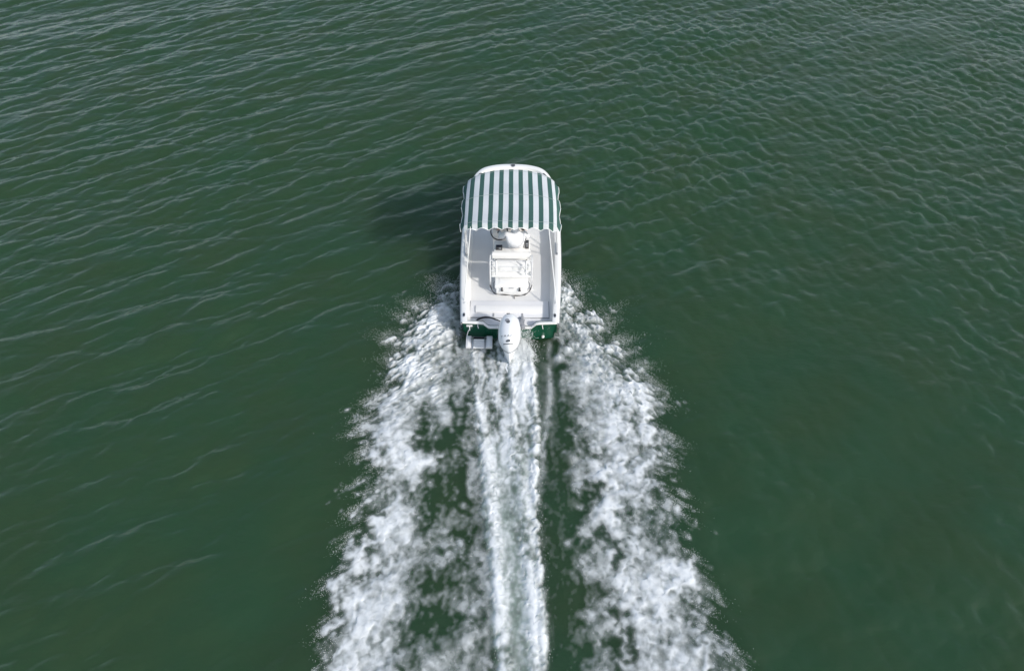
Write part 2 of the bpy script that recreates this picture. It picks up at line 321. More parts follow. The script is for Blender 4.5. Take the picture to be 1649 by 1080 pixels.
def water_material(name, foam):
    m, n, l, p = nodes_of(name)
    tc = n.new('ShaderNodeTexCoord')
    n1 = n.new('ShaderNodeTexNoise'); n1.inputs['Scale'].default_value = 0.55; n1.inputs['Detail'].default_value = 4
    l.new(tc.outputs['Object'], n1.inputs['Vector'])
    ramp = n.new('ShaderNodeValToRGB'); e = ramp.color_ramp.elements
    e[0].position = 0.36; e[0].color = (0.0245, 0.0535, 0.0228, 1)
    e[1].position = 0.64; e[1].color = (0.0205, 0.0555, 0.0258, 1)
    l.new(n1.outputs['Fac'], ramp.inputs['Fac']); col = ramp.outputs['Color']
    p.inputs['Roughness'].default_value = 0.04; p.inputs['IOR'].default_value = 1.333
    p.subsurface_method = 'BURLEY'; p.inputs['Subsurface Weight'].default_value = 1.0      # light scatters about in the murky water
    p.inputs['Subsurface Radius'].default_value = (0.6, 1.0, 0.7); p.inputs['Subsurface Scale'].default_value = 1.9
    # fine ripples, drawn out along the crests
    def ripple(rot, sx, sy, scale, det):
        mp = n.new('ShaderNodeMapping'); mp.inputs['Rotation'].default_value = (0, 0, R(rot)); mp.inputs['Scale'].default_value = (sx, sy, 1)
        l.new(tc.outputs['Object'], mp.inputs['Vector'])
        t = n.new('ShaderNodeTexNoise'); t.inputs['Scale'].default_value = scale; t.inputs['Detail'].default_value = det; t.inputs['Roughness'].default_value = 0.55
        l.new(mp.outputs['Vector'], t.inputs['Vector']); return t.outputs['Fac']
    ra = ripple(-23, 0.35, 1.0, 6.0, 3); rb = ripple(35, 0.5, 1.0, 9.0, 3)
    ad = n.new('ShaderNodeMath'); ad.operation = 'ADD'; l.new(ra, ad.inputs[0]); l.new(rb, ad.inputs[1])
    bp = n.new('ShaderNodeBump'); bp.inputs['Strength'].default_value = 1.0; bp.inputs['Distance'].default_value = 0.009
    l.new(ad.outputs[0], bp.inputs['Height']); l.new(bp.outputs['Normal'], p.inputs['Normal'])
    if not foam:
        l.new(col, p.inputs['Base Color']); return m
    aa = n.new('ShaderNodeAttribute'); aa.attribute_name = 'air'
    af = n.new('ShaderNodeAttribute'); af.attribute_name = 'foam'
    mx = n.new('ShaderNodeMix'); mx.data_type = 'RGBA'; mx.inputs['B'].default_value = (0.22, 0.285, 0.245, 1)
    l.new(aa.outputs['Fac'], mx.inputs['Factor']); l.new(col, mx.inputs['A']); l.new(mx.outputs['Result'], p.inputs['Base Color'])
    # bubbles: fine breakup of the foam cover
    nb = n.new('ShaderNodeTexNoise'); nb.inputs['Scale'].default_value = 26; nb.inputs['Detail'].default_value = 4; nb.inputs['Roughness'].default_value = 0.6
    l.new(tc.outputs['Object'], nb.inputs['Vector'])
    s1 = n.new('ShaderNodeMath'); s1.operation = 'MULTIPLY_ADD'; s1.inputs[1].default_value = 0.20; s1.inputs[2].default_value = -0.10
    l.new(nb.outputs['Fac'], s1.inputs[0])
    # strongest where the cover is partial: f*(1-f)*4
    s2 = n.new('ShaderNodeMath'); s2.operation = 'SUBTRACT'; s2.inputs[0].default_value = 1.15; l.new(af.outputs['Fac'], s2.inputs[1])
    s3 = n.new('ShaderNodeMath'); s3.operation = 'MULTIPLY'; l.new(s2.outputs[0], s3.inputs[0]); l.new(af.outputs['Fac'], s3.inputs[1])
    s4 = n.new('ShaderNodeMath'); s4.operation = 'MULTIPLY'; s4.inputs[1].default_value = 4.0; l.new(s3.outputs[0], s4.inputs[0])
    s5 = n.new('ShaderNodeMath'); s5.operation = 'MULTIPLY_ADD'; s5.use_clamp = True
    l.new(s4.outputs[0], s5.inputs[0]); l.new(s1.outputs[0], s5.inputs[1]); l.new(af.outputs['Fac'], s5.inputs[2])
    fb = n.new('ShaderNodeBsdfPrincipled'); fb.inputs['Base Color'].default_value = (0.74, 0.77, 0.79, 1); fb.inputs['Roughness'].default_value = 0.9
    fb.inputs['Specular IOR Level'].default_value = 0.15
    bb = n.new('ShaderNodeBump'); bb.inputs['Strength'].default_value = 0.22; bb.inputs['Distance'].default_value = 0.010
    l.new(nb.outputs['Fac'], bb.inputs['Height']); l.new(bb.outputs['Normal'], fb.inputs['Normal'])
    ms = n.new('ShaderNodeMixShader'); out = n['Material Output']
    l.new(p.outputs[0], ms.inputs[1]); l.new(fb.outputs[0], ms.inputs[2])
    q1 = n.new('ShaderNodeMath'); q1.operation = 'MULTIPLY_ADD'; q1.inputs[1].default_value = -0.75; q1.inputs[2].default_value = 1.0; l.new(aa.outputs['Fac'], q1.inputs[0])
    q2 = n.new('ShaderNodeMath'); q2.operation = 'SUBTRACT'; q2.inputs[0].default_value = 1.0; l.new(s5.outputs[0], q2.inputs[1])
    q3 = n.new('ShaderNodeMath'); q3.operation = 'MULTIPLY'; q3.use_clamp = True; l.new(q1.outputs[0], q3.inputs[0]); l.new(q2.outputs[0], q3.inputs[1])
    q4 = n.new('ShaderNodeMath'); q4.operation = 'SUBTRACT'; q4.inputs[0].default_value = 1.0001; l.new(q3.outputs[0], q4.inputs[1])
    q5 = n.new('ShaderNodeMath'); q5.operation = 'DIVIDE'; q5.use_clamp = True; l.new(s5.outputs[0], q5.inputs[0]); l.new(q4.outputs[0], q5.inputs[1]); l.new(q5.outputs[0], ms.inputs[0])      # share of white in what covers the water
    tr = n.new('ShaderNodeBsdfTransparent'); m2 = n.new('ShaderNodeMixShader')
    l.new(q3.outputs[0], m2.inputs[0]); l.new(ms.outputs[0], m2.inputs[1]); l.new(tr.outputs[0], m2.inputs[2]); l.new(m2.outputs[0], out.inputs['Surface'])
    return m
M['water'] = water_material('sea_water', False); M['wake'] = water_material('wake_foam', True)

rows = int(33/DX)+1
inx = (GX > wx[0]) & (GX < wx[-1]) & (GY > wy[0]) & (GY < wy[-1])
wmask = np.where(inx, wsample(mask, GX, GY), 0); wcalm = np.where(inx, wsample(calm, GX, GY), 1)
low = np.where(inx, wsample(blur(REL, 0.06)*sstep(wy[0]+.3, wy[0]+1.2, WY)*sstep(2.6, 2.2, WY), GX, GY), 0)
hz = OH*wcalm+shoulder(GX, GY)*edge+low-0.03*wmask
hz -= 0.35*sstep(1.02, 0.85, np.abs(GX))*sstep(0.30, 0.6, GY)*sstep(4.3, 3.9, GY)      # pushed down under the hull
me = grid_mesh('water', (GX+OX*wcalm)[:rows], (GY+OY*wcalm)[:rows], hz[:rows])
bm = bmesh.new(); bm.from_mesh(me)                     # and on to the horizon
x1, x2, y1, y2 = X0, X0+(N-1)*DX, Y0, Y0+(rows-1)*DX; B = 2800
def quad(a, b, c, d): bm.faces.new([bm.verts.new((q[0], q[1], -0.004)) for q in (a, b, c, d)])
quad((-B, -B), (B, -B), (B, y1), (-B, y1)); quad((-B, y2), (B, y2), (B, B), (-B, B)); quad((-B, y1), (x1, y1), (x1, y2), (-B, y2)); quad((x2, y1), (B, y1), (B, y2), (x2, y2))
bm.to_mesh(me); bm.free(); me.materials.append(M['water'])
o = bpy.data.objects.new('water', me); C.objects.link(o); tag(o, 'dark green choppy sea water round the boat', 'water', kind='structure')

keep = (np.maximum(FOAM, AIR) > 0.03) & ~((np.abs(WX) < 0.86) & (WY > 0.35))
me = grid_mesh('wake_foam', PX, PY, WZ, keep, {'foam': FOAM, 'air': AIR}); me.materials.append(M['wake'])
o = bpy.data.objects.new('wake_foam', me); C.objects.link(o); tag(o, 'white churning foam wake spreading behind the boat', 'foam', kind='stuff')

# spray: droplets thrown off the edges of the wake, one mass
OCT = np.array([[1, 1, 1], [1, -1, -1], [-1, 1, -1], [-1, -1, 1]], float)*0.8
OF = np.array([[0, 1, 2], [0, 3, 1], [0, 2, 3], [1, 3, 2]])
g = np.random.default_rng(77); P = []; S = []
def spray(n, x, y, z, r): P.append(np.stack([x, y, z], -1)); S.append(r)
for sgn, E in ((-1, LO), (1, RO)):
    outer = (ol if sgn < 0 else orr)                      # droplets leave where the foam thins out along the outer edge
    pr_ = sstep(0.02, 0.14, soft)*(1-sstep(0.22, 0.50, soft))*(outer < 0.45)*(WX*sgn > 1.0)*np.clip(0.25+0.5*fan2+0.3*clump, 0.02, 2)*(1.4-age)
    c_ = np.cumsum(pr_.ravel()); n = 20000; k_ = np.searchsorted(c_, g.random(n)*c_[-1]); x = WX.ravel()[k_]; y = WY.ravel()[k_]; jj = np.clip(0.5+0.5*fan2.ravel()[k_], 0, 2)
    nearh = np.exp(-((y-0.6)/2.0)**2); out = g.exponential(0.055, n)*(0.4+jj*(1+1.6*nearh)); x = x+sgn*out*0.85+g.normal(0, .01, n); y = y-out*(0.5-0.9*nearh)
    spray(n, x, y, sample(OH, x, y)+0.03+g.random(n)*(0.04+0.18*nearh), 0.0009+0.0022*g.random(n)**2)
    n = 5000                                             # sheet leaving the chine beside the hull
    y = 2.1-2.2*g.random(n); f = g.random(n); x = sgn*(1.02+f*(0.1+0.75*(2.3-y)/2.2))
    spray(n, x, y, 0.05+0.30*f*(1-f)*2*g.random(n), 0.0009+0.002*g.random(n)**2)
n = 1700; t = g.random(n)
spray(n, 0.30+0.10*g.normal(size=n)+0.12*t, -0.15-0.55*t, 0.40*(1-t)**1.2+0.06*g.normal(size=n)+0.08, 0.002+0.004*g.random(n)**2)
n = 3000; y = -0.5-6.3*g.random(n); w = g.integers(0, 3, n)
x = np.where(w == 0, line(R1, y)-0.05, np.where(w == 1, line(R2, y), line(R3, y)+0.03))+0.05*g.normal(size=n)
spray(n, x, y, 0.05+0.08*g.random(n)**2, 0.0012+0.002*g.random(n)**2)
P = np.concatenate(P); S = np.concatenate(S)
ok = ~((np.abs(P[:, 0]) < 1.0) & (P[:, 1] > 0.0)); P = P[ok]; S = S[ok]; n = len(P)
st = 1+0.8*g.random((n, 3)); V = (P[:, None, :]+OCT[None]*S[:, None, None]*st[:, None, :]).reshape(-1, 3).astype(np.float32)
F = (OF[None]+4*np.arange(n)[:, None, None]).reshape(-1, 3).astype(np.int32)
me = bpy.data.meshes.new('spray'); me.vertices.add(len(V)); me.vertices.foreach_set('co', V.ravel())
me.loops.add(F.size); me.loops.foreach_set('vertex_index', F.ravel()); me.polygons.add(len(F)); me.polygons.foreach_set('loop_start', np.arange(0, F.size, 3, dtype=np.int32))
me.polygons.foreach_set('use_smooth', np.ones(len(F), bool)); me.update(calc_edges=True)
me.materials.append(mat('spray_water', (0.80, 0.83, 0.84), 0.5, var=0.02))
o = bpy.data.objects.new('spray', me); C.objects.link(o); tag(o, 'fine white spray droplets along the edges of the wake', 'spray', kind='stuff')

# ------------------------------------------------------------ the boat
boat = empty('motorboat', loc=(-0.017, 0, 0)); boat.rotation_euler = (R(2.5), 0, R(-0.63))
tag(boat, 'small green and white open motorboat with striped canopy speeding over the water', 'boat')
half = catmull([(1.02, 0, 0), (1.055, .5, 0), (1.085, 1, 0), (1.112, 1.7, 0), (1.125, 2.4, 0), (1.122, 3.0, 0), (1.10, 3.5, 0), (1.062, 3.95, 0), (1.0, 4.3, 0), (.90, 4.6, 0), (.75, 4.79, 0), (.54, 4.885, 0), (.28, 4.935, 0), (0, 4.95, 0)], 5)
half = [(q.x, q.y) for q in half]
def sheer(y): return 0.60+0.055*(y/2.75)+0.17*max(0, (y-2.4)/2.55)**1.7
path = [(-x, y) for x, y in half]+[(x, y) for x, y in half[:-1][::-1]]
NRM = []
for i, p in enumerate(path):
    a = path[max(i-1, 0)]; b = path[min(i+1, len(path)-1)]; tx, ty = b[0]-a[0], b[1]-a[1]; d = math.hypot(tx, ty); NRM.append((ty/d, -tx/d))
def sweep(prof):
    rows = []
    for o_, z_ in prof: rows.append([(p[0]+n_[0]*o_, p[1]+n_[1]*o_, sheer(p[1])+z_) for p, n_ in zip(path, NRM)])
    return rows
# hull shell
def hull_row(k):
    r = []
    for (x, y) in path:
        bow = max(0, (y-2.6)/2.35)
        if k == 0: r.append((x*0.995, y-0.005, sheer(y)-0.04))
        elif k == 1: r.append((x*(0.97-0.02*bow), y-0.10*bow**2, 0.36+0.30*bow**2))
        elif k == 2: r.append((x*(0.92-0.10*bow), y-0.28*bow**2+0.04*(1-min(1, y)), 0.05+0.34*bow**2))
        elif k == 3: r.append((x*(0.88-0.14*bow), y-0.30*bow**2+0.04*(1-min(1, y)), 0.03+0.32*bow**2))
        else: r.append((x*0.05, y-0.55*bow**2+0.06*(1-min(1, y)), -0.14+0.30*bow**2.5))
    return r
MB().grid([hull_row(k) for k in range(5)]).build('hull', M['gel_green'], boat, angle=28)
# transom with a lowered notch for the motor
TX = [-1.015, -.92, -.80, -.66, -.57, -.52, -.47, -.42, -.2, 0, .2, .42, .47, .52, .57, .66, .80, .92, 1.015]
def ttop(x):
    a = abs(x); return 0.43+0.15*(0 if a <= .46 else min(1, (a-.46)/.12))+0.02*max(0, (a-.66)/.35)
def tbot(x): return 0.03-0.17*(1-min(1, abs(x)/.9))
rows = [[(x*(1-.06*k/5), 0.0+0.05*k/5, ttop(x)+(tbot(x)-ttop(x))*k/5) for x in TX] for k in range(6)]
mb = MB().grid(rows); mb.grid([[(x, 0.065, ttop(x)) for x in TX], [(x, 0.065, 0.2) for x in TX]])
mb.build('transom', M['gel_green'], boat, angle=40)
capr = []
for oy, oz in ((-.014, -.022), (-.016, .0), (-.008, .012), (.030, .014), (.045, .008), (.048, -.03)): capr.append([(x, oy, ttop(x)+oz) for x in TX])
MB().grid(capr).build('transom_cap', M['gel_white'], boat, angle=50)
# gunwale
MB().grid(sweep([(-.005, -.075), (-.028, -.06), (-.030, -.02), (-.012, .004), (.012, .014), (.09, .016), (.112, .008), (.118, -.03)])).build('gunwale', M['gel_white'], boat, angle=50)
MB().tube([(p[0]-n_[0]*.030, p[1]-n_[1]*.030, sheer(p[1])-.043) for p, n_ in zip(path, NRM)], .014, 6).build('rub_rail', M['grey'], boat)
# inner sides and floor
FZ = 0.38
li = [[(p[0]+n_[0]*.117, p[1]+n_[1]*.117, sheer(p[1])-.025) for p, n_ in zip(path, NRM)],
      [(p[0]+n_[0]*.135, p[1]+n_[1]*.135, (sheer(p[1])+FZ)/2) for p, n_ in zip(path, NRM)],
      [(p[0]+n_[0]*.165, p[1]+n_[1]*.165, FZ+.04) for p, n_ in zip(path, NRM)],
      [(p[0]+n_[0]*.21, p[1]+n_[1]*.21, FZ-.01) for p, n_ in zip(path, NRM)]]
MB().grid(li).build('liner', M['gel_white'], boat, angle=60)
def halfbeam(y):
    return np.interp(y, [q[1] for q in half], [q[0] for q in half])
fy = list(np.linspace(.06, 4.45, 24))
MB().grid([[(s*(halfbeam(y)-.175), y, FZ) for s in (-1, -.5, 0, .5, 1)] for y in fy]).build('floor', M['floor'], boat)
# raised deck in the bow
by = list(np.linspace(3.75, 4.84, 12)); rows = [[(s*(halfbeam(y)-.10), y, sheer(y)-.10) for s in (-1, -.5, 0, .5, 1)] for y in by]
rows = [[(q[0], 3.75, FZ) for q in rows[0]]]+rows
MB().grid(rows).build('bow_deck', M['gel_white'], boat, angle=40)
# stern bench, its lid and pad
MB().box((-.90, .07, FZ+.002), (.88, .80, .398), .004).build('stern_bench', M['bench'], boat)
MB().box((-.895, .285, .3985), (.858, .782, .4015), .0).build('hatch_gutter', M['grey'], boat)
lid = MB().box((-.880, .30, .403), (.845, .765, .428), .012).build('hatch_lid', M['bench'], boat)
MB().box((-.755, .415, .428), (.695, .600, .470), .018).build('seat_pad', M['vinyl'], lid)
for x in (-.36, .27): MB().box((x-.018, .30, .429), (x+.018, .40, .438), .003).build('hinge', M['grey'], lid)
MB().box((-.44, .068, .29), (.44, .29, .404), .004).build('motor_well', M['bench'], boat)
# stern fittings
for x in (-.99, .968):
    T = Matrix.Translation((x, .19, sheer(.19)+.017)) @ Matrix.Diagonal((.028, .058, 1, 1))
    rh = MB().lathe([(1.0, 0), (1.0, .008), (.75, .012), (.72, .004)], 18, T).build('rod_holder', M['steel'], boat)
    MB().lathe([(.66, .0), (.66, .0105)], 18, T).build('rod_hole', M['black'], rh)
for x in (-1.0, .985):
    MB().lathe([(.016, 0), (.016, .01), (.008, .016)], 10, Matrix.Translation((x, .53, sheer(.53)+.016))).build('snap_stud', M['steel'], boat)
for x in (-.685, .70):
    MB().tube([(x, -.012, .545), (x, -.05, .535), (x+.012, -.055, .47), (x+.004, -.012, .46)], .008, 6).build('tow_eye', M['plastic_white'], boat)
MB().lathe([(.03, 0), (.034, .02), (.026, .045), (.0, .05)], 14, Matrix.Translation((.725, .03, .12)) @ Matrix.Rotation(R(90), 4, 'X')).build('drain_plug', M['plastic_white'], boat)
MB().box((-.93, -.040, .50), (-.80, -.006, .525), .006).box((-.875, -.035, .36), (-.855, -.008, .50), .004).build('transducer_bracket', M['plastic_white'], boat)
for s, cx, cy in ((-1, -1.04, 2.13), (1, 1.06, 2.17)):
    b = MB().box((cx-.022, cy-.20, sheer(cy)+.015), (cx+.022, cy+.20, sheer(cy)+.026), .006).build('canopy_mount', M['steel'], boat)
    MB().tube([(cx, cy-.17, sheer(cy)+.02), (cx, cy-.17, sheer(cy)+.055), (cx, cy+.17, sheer(cy)+.055), (cx, cy+.17, sheer(cy)+.02)], .010, 6).build('rail', M['grey'], b)
# cleat on the bow
cl = MB().lathe([(.055, 0), (.055, .008), (.045, .012)], 18, Matrix.Translation((.02, 4.885, sheer(4.9)+.016))).build('bow_cleat', M['steel'], boat)
MB().tube([(-.03, 4.885, sheer(4.9)+.045), (.07, 4.885, sheer(4.9)+.045)], .011, 6).box((.0, 4.87, sheer(4.9)+.02), (.04, 4.90, sheer(4.9)+.045)).build('cleat_horn', M['dark'], cl)
for s in (-1, 1):
    MB().tube([(s*.885, 4.46, sheer(4.46)+.02), (s*.87, 4.50, sheer(4.5)+.035), (s*.80, 4.60, sheer(4.6)+.035), (s*.77, 4.63, sheer(4.63)+.02)], .010, 6).build('bow_chock', M['dark'], boat)

# ---- canopy: striped canvas on an arched frame
canopy = empty('canopy', boat, (0, 0, 0))
PER, GW = .2130, .0980; bounds = [-.975]
for k in range(-4, 5): bounds += [k*PER-GW/2, k*PER+GW/2]
bounds += [.975]
cols = []; colm = []
for i in range(len(bounds)-1):
    nsub = 4
    for s in range(nsub): cols.append(bounds[i]+(bounds[i+1]-bounds[i])*s/nsub); colm.append(i % 2)
cols.append(bounds[-1])
def can(x, v):
    u = x/.975; a = abs(u)
    y0 = 1.345+.05*a*a; y1 = 3.10-.17*a**2.4; y = y0+(y1-y0)*v
    z = 2.215-.085*a**2.1-.055*a**9-.05*v**6*(0.3+a*a)
    z -= .030*math.sin(math.pi*2*v)**2*(1-a*a*.6)                   # cloth sags between the three bows
    z += .0035*math.sin(9*v+7*u)*math.sin(13*u)+.003*math.sin(31*v+5*u)*math.sin(3*u+2)+.004*math.sin(17*u+3*v)*(1-v)**3
    wv = .975+.012*math.sin(math.pi*v)
    return (x*(wv/.975)*(1-.012*v)+.004*math.sin(v*5), y, z)
NV = 36
rows = [[can(x, j/NV) for x in cols] for j in range(NV+1)]
mb = MB().grid(rows)
obj('cloth', mb.v, mb.f, None, canopy, True, [M['cloth_white'], M['cloth_green']], [colm[k] for j in range(NV) for k in range(len(cols)-1)], 60)
def valance(name, top, outd, depth, amp, per, mats_of, m=None):
    """hanging scalloped border with a corded edge; top: points with running length"""
    rows = []; cum = [0]
    for i in range(1, len(top)): cum.append(cum[-1]+(Vector(top[i])-Vector(top[i-1])).length)
    for j in range(5):
        t = j/4; r = []
        for i, q in enumerate(top):
            dd = depth+amp*(1-2*abs(math.sin(math.pi*cum[i]/per))); wob = .010*math.sin(cum[i]*23)*t+.008*math.sin(cum[i]*9.0+1)*t
            r.append((q[0]+outd[i][0]*(t*.9+t*t*.1+wob*8*.1), q[1]+outd[i][1]*t+wob*(.6 if abs(outd[i][0]) < .01 else .1), q[2]-dd*t+.002))
        rows.append(r)
    mb = MB().grid(rows)
    v = obj(name, mb.v, mb.f, None, canopy, True, [M['cloth_white'], M['cloth_green']], [mats_of[i] for j in range(4) for i in range(len(top)-1)], 80)
    MB().tube(rows[-1], .0085, 6).build('piping', M['piping'], v)
valance('valance', [can(x, 0) for x in cols], [(0, -.035)]*len(cols), .125, .035, .272, colm)
valance('valance', [can(x, 1) for x in cols], [(0, .05)]*len(cols), .115, .035, .272, colm)
for s in (-1, 1):
    tp = [can(s*.975, j/72) for j in range(73)]
    valance('valance', tp, [(s*.075+s*.02*math.sin(j*.23), 0) for j in range(73)], .125, .04, .255, [1]*72)
# stitched seams where the bows run
for v in (.02, .5, .985):
    sv = min(v+.02, .97); MB().tube([(q[0], q[1], q[2]+.0015) for q in (can(x, sv) for x in np.linspace(-.95, .95, 60))], .0035, 5).build('seam', M['thread'], canopy)
    r = [can(x, v) for x in np.linspace(-.96, .96, 40)]; r = [(q[0], q[1], q[2]-.022) for q in r]
    mx_, my_ = 1.05, 2.15
    foot = [(-1.04, 2.15+(v-.5)*.30, sheer(2.15)+.05)]; foot2 = [(1.06, 2.17+(v-.5)*.30, sheer(2.15)+.05)]
    MB().tube(foot+r+foot2, .0125, 8).build('frame_bow', M['alu'], canopy)
for s, top, bot in ((1, (.80, 1.38, 2.10), (1.005, .56, sheer(.56)+.02)), (-1, (-.835, 1.38, 2.10), (-1.0, .60, sheer(.6)+.02))):
    MB().tube([top, bot], .011, 6).build('stay', M['piping'], canopy)

# ---- console with wheel
con = empty('console', boat)
rows = []
for z, y0, y1, w in ((FZ, 2.42, 3.02, .36), (.9, 2.42, 3.0, .37), (1.05, 2.46, 2.98, .37), (1.16, 2.60, 2.94, .35), (1.18, 2.66, 2.90, .33)):
    rows.append([(sx*w-.06, yy, z) for sx, yy in ((-1, y0), (1, y0), (1, y1), (-1, y1))])
mb = MB().grid(rows, wrap=True); mb.f.append([16, 17, 18, 19]); mb.build('console_body', M['gel_white'], con, angle=25)
MB().box((-.16, 2.50, 1.07), (.12, 2.54, 1.20), .006, Matrix.Rotation(R(-35), 3, 'X')).build('chart_display', M['screen'], con)
MB().grid([[(x-.06, 2.80+.25*(x*x), 1.17) for x in np.linspace(-.36, .36, 9)], [(x*.9-.06, 2.72+.25*(x*x), 1.48) for x in np.linspace(-.36, .36, 9)]]).build('windscreen', M['clear'], con)
TW = Matrix.Translation((-.27, 2.27, 1.10)) @ Matrix.Rotation(R(50), 4, 'X')
wheel = MB().tube([TW @ Vector((.19*math.cos(a), .19*math.sin(a), 0)) for a in np.linspace(0, 2*math.pi, 29)[:-1]], .014, 8, closed=True).build('steering_wheel', M['dark'], con)
mb = MB()
for a in (0.5, 2.6, 4.7): mb.tube([TW @ Vector((0, 0, -.02)), TW @ Vector((.19*math.cos(a), .19*math.sin(a), 0))], .010, 6)
mb.lathe([(.045, -.04), (.045, 0), (.03, .012)], 14, TW).build('spokes', M['steel'], wheel)
MB().tube([TW @ Vector((0, 0, -.03)), (-.24, 2.46, 1.0)], .025, 8).build('steering_column', M['dark'], con)
MB().box((.26, 2.42, .98), (.34, 2.52, 1.10), .012).tube([(.30, 2.43, 1.08), (.30, 2.36, 1.18), (.31, 2.31, 1.20)], .014, 8).build('throttle', M['dark'], con)

# ---- leaning post: seat, backrest, rack
post = empty('leaning_post', boat)
MB().box((-.385, 1.58, .905), (.430, 2.09, 1.0), .035, seg=3).build('seat', M['vinyl'], post)
MB().box((-.375, 1.60, .86), (.42, 2.07, .904), .01).build('seat_base', M['gel_white'], post)
MB().box((-.42, 1.40, 1.085), (.455, 1.50, 1.255), .045, seg=3).build('backrest', M['vinyl'], post)
for x in (-.445, .475):
    fr = MB().tube([(x, 1.16, FZ+.01), (x, 1.14, .95), (x, 1.20, 1.20), (x, 1.40, 1.21)], .016, 8)
    fr.tube([(x, 1.95, FZ+.01), (x*.93, 1.90, .87)], .016, 8).tube([(x, 1.15, .88), (x*.93, 1.90, .87)], .014, 8)
    fr.lathe([(.045, 0), (.045, .012), (.025, .02)], 12, Matrix.Translation((x, 1.16, FZ+.001)))
    fr.build('side_frame', M['alu'], post)
for y, z in ((1.24, 1.215), (1.15, 1.13), (1.14, 1.0)): MB().tube([(-.445, y, z), (.475, y, z)], .010, 8).build('rail', M['alu'], post)
MB().tube([(.12, 1.24, 1.215), (.33, 1.14, 1.02)], .006, 6).build('brace', M['grey'], post)
MB().tube([(-.44, 1.22, 1.20), (-.33, 1.14, 1.05)], .006, 6).build('brace', M['grey'], post)
for x in (-.31, .345):
    rhd = MB().tube([(x, 1.20, 1.27), (x, 1.10, .92)], .019, 10).build('rod_tube', M['alu'], post)
    MB().lathe([(.015, 0), (.015, .004)], 12, Matrix.Translation((x, 1.2015, 1.2725)) @ Matrix.Rotation(R(16), 4, 'X')).build('tube_mouth', M['dark'], rhd)
MB().box((-.42, 1.13, .80), (.45, 1.50, .835), .008).build('tackle_shelf', M['gel_white'], post)
MB().box((-.41, 1.25, .837), (.44, 1.39, 1.075), .02).build('storage_box', M['plastic_white'], post)
for x in (-.14, .16): MB().box((x-.11, 1.243, .90), (x+.11, 1.2485, 1.03), .002).build('drawer_front', M['plastic_white'], post)

# ---- outboard motor
mot = empty('outboard_motor', boat)
def egg(z, w, yf, ya, n=36, sh=.48):
    """horizontal slice of the cowl: blunt in front, drawn to a point aft; yc where it is widest"""
    yc = yf+(ya-yf)*sh; r = []; w *= .95
    for k in range(n):
        t = 2*math.pi*k/n; s_, c_ = math.sin(t), math.cos(t)
        if c_ >= 0: r.append((w*math.copysign(abs(s_)**.85, s_), yc+(yf-yc)*c_**.9, z))
        else:
            q = -c_; r.append((w*math.copysign(abs(s_)**1.30, s_), yc+(ya-yc)*q**.92, z))
    return r
secs = [(.46, .10, -.16, -.52), (.52, .16, -.12, -.66), (.60, .215, -.07, -.80), (.66, .240, -.055, -.875), (.70, .252, -.045, -.895), (.705, .246, -.05, -.885), (.72, .252, -.042, -.90), (.80, .254, -.04, -.895), (.88, .245, -.045, -.86), (.95, .225, -.06, -.80), (1.01, .190, -.09, -.71), (1.05, .145, -.14, -.60), (1.075, .085, -.21, -.48), (1.083, .03, -.27, -.38)]
rows = [egg(*q) for q in secs]
mb = MB().grid(rows, wrap=True); n_ = 36; mb.f += [list(range(n_)), [(len(secs)-1)*n_+k for k in range(n_)]]
cowl = mb.build('cowl', M['cowl'], mot, angle=50)
MB().tube(egg(.703, .2505, -.046, -.892), .0035, 6, closed=True).build('cowl_joint', M['decal'], mot)
bvh = BVHTree.FromPolygons([Vector(v) for v in mb.v], mb.f)
def drape(pts, faces, name, m, d=(0, .45, -.9), off=.003):
    """lay a flat decal on the cowl"""
    d = Vector(d).normalized(); out = []
    for p in pts:
        p = Vector(p); hit, nr, _, _ = bvh.ray_cast(p-d*1.0, d)
        out.append((hit-d*off) if hit else p)
    return obj(name, out, faces, m, cowl, False)
def disc(cx, cy, rx, ry, z=1.0, n=18, m=4):
    v = [(cx, cy, z)]+[(cx+rx*j/m*math.cos(2*math.pi*k/n), cy+ry*j/m*math.sin(2*math.pi*k/n), z) for j in range(1, m+1) for k in range(n)]
    f = [[0, 1+k, 1+(k+1) % n] for k in range(n)]+[[1+j*n+k, 1+(j+1)*n+k, 1+(j+1)*n+(k+1) % n, 1+j*n+(k+1) % n] for j in range(m-1) for k in range(n)]
    return v, f
def onto(cx, cy, rx, ry, name, m): v, f = disc(cx, cy, rx, ry); drape(v, f, name, m, (0, 0.02, -1))
onto(-.05, -.325, .046, .045, 'emblem', M['grey']); onto(-.030, -.362, .040, .045, 'emblem', M['decal'])
onto(-.018, -.775, .055, .022, 'badge', M['decal'])
v = []; f = []
for k in range(9):
    a = -1+k/4; v += [(-.02+.10*a, -.842+.014*a*a, 1), (-.02+.10*a, -.860+.014*a*a, 1)]
    if k: f.append([2*k-2, 2*k-1, 2*k+1, 2*k])
drape(v, f, 'rear_bar', M['decal'], (0, 0.35, -1))
MB().box((-.062, -.145, 1.018), (.008, -.100, 1.034), .005, Matrix.Rotation(R(38), 3, 'X')).build('latch', M['dark'], cowl)
fc = bpy.data.curves.new('lettering', 'FONT'); fc.body = 'TAACT'; fc.size = .085; fc.align_x = 'CENTER'; fc.space_character = 1.25
fo = bpy.data.objects.new('lettering_curve', fc); C.objects.link(fo); bpy.context.view_layer.update()
tm = bpy.data.meshes.new_from_object(fo.evaluated_get(bpy.context.evaluated_depsgraph_get())); bpy.data.objects.remove(fo)
tb = bmesh.new(); tb.from_mesh(tm); bmesh.ops.triangulate(tb, faces=tb.faces); bmesh.ops.subdivide_edges(tb, edges=tb.edges, cuts=1); tb.verts.index_update()
drape([(v.co.x-.018, -.70+v.co.y*.75, 1.0) for v in tb.verts], [[v.index for v in f.verts] for f in tb.faces], 'lettering', M['decal'], (0, .35, -1)); tb.free()
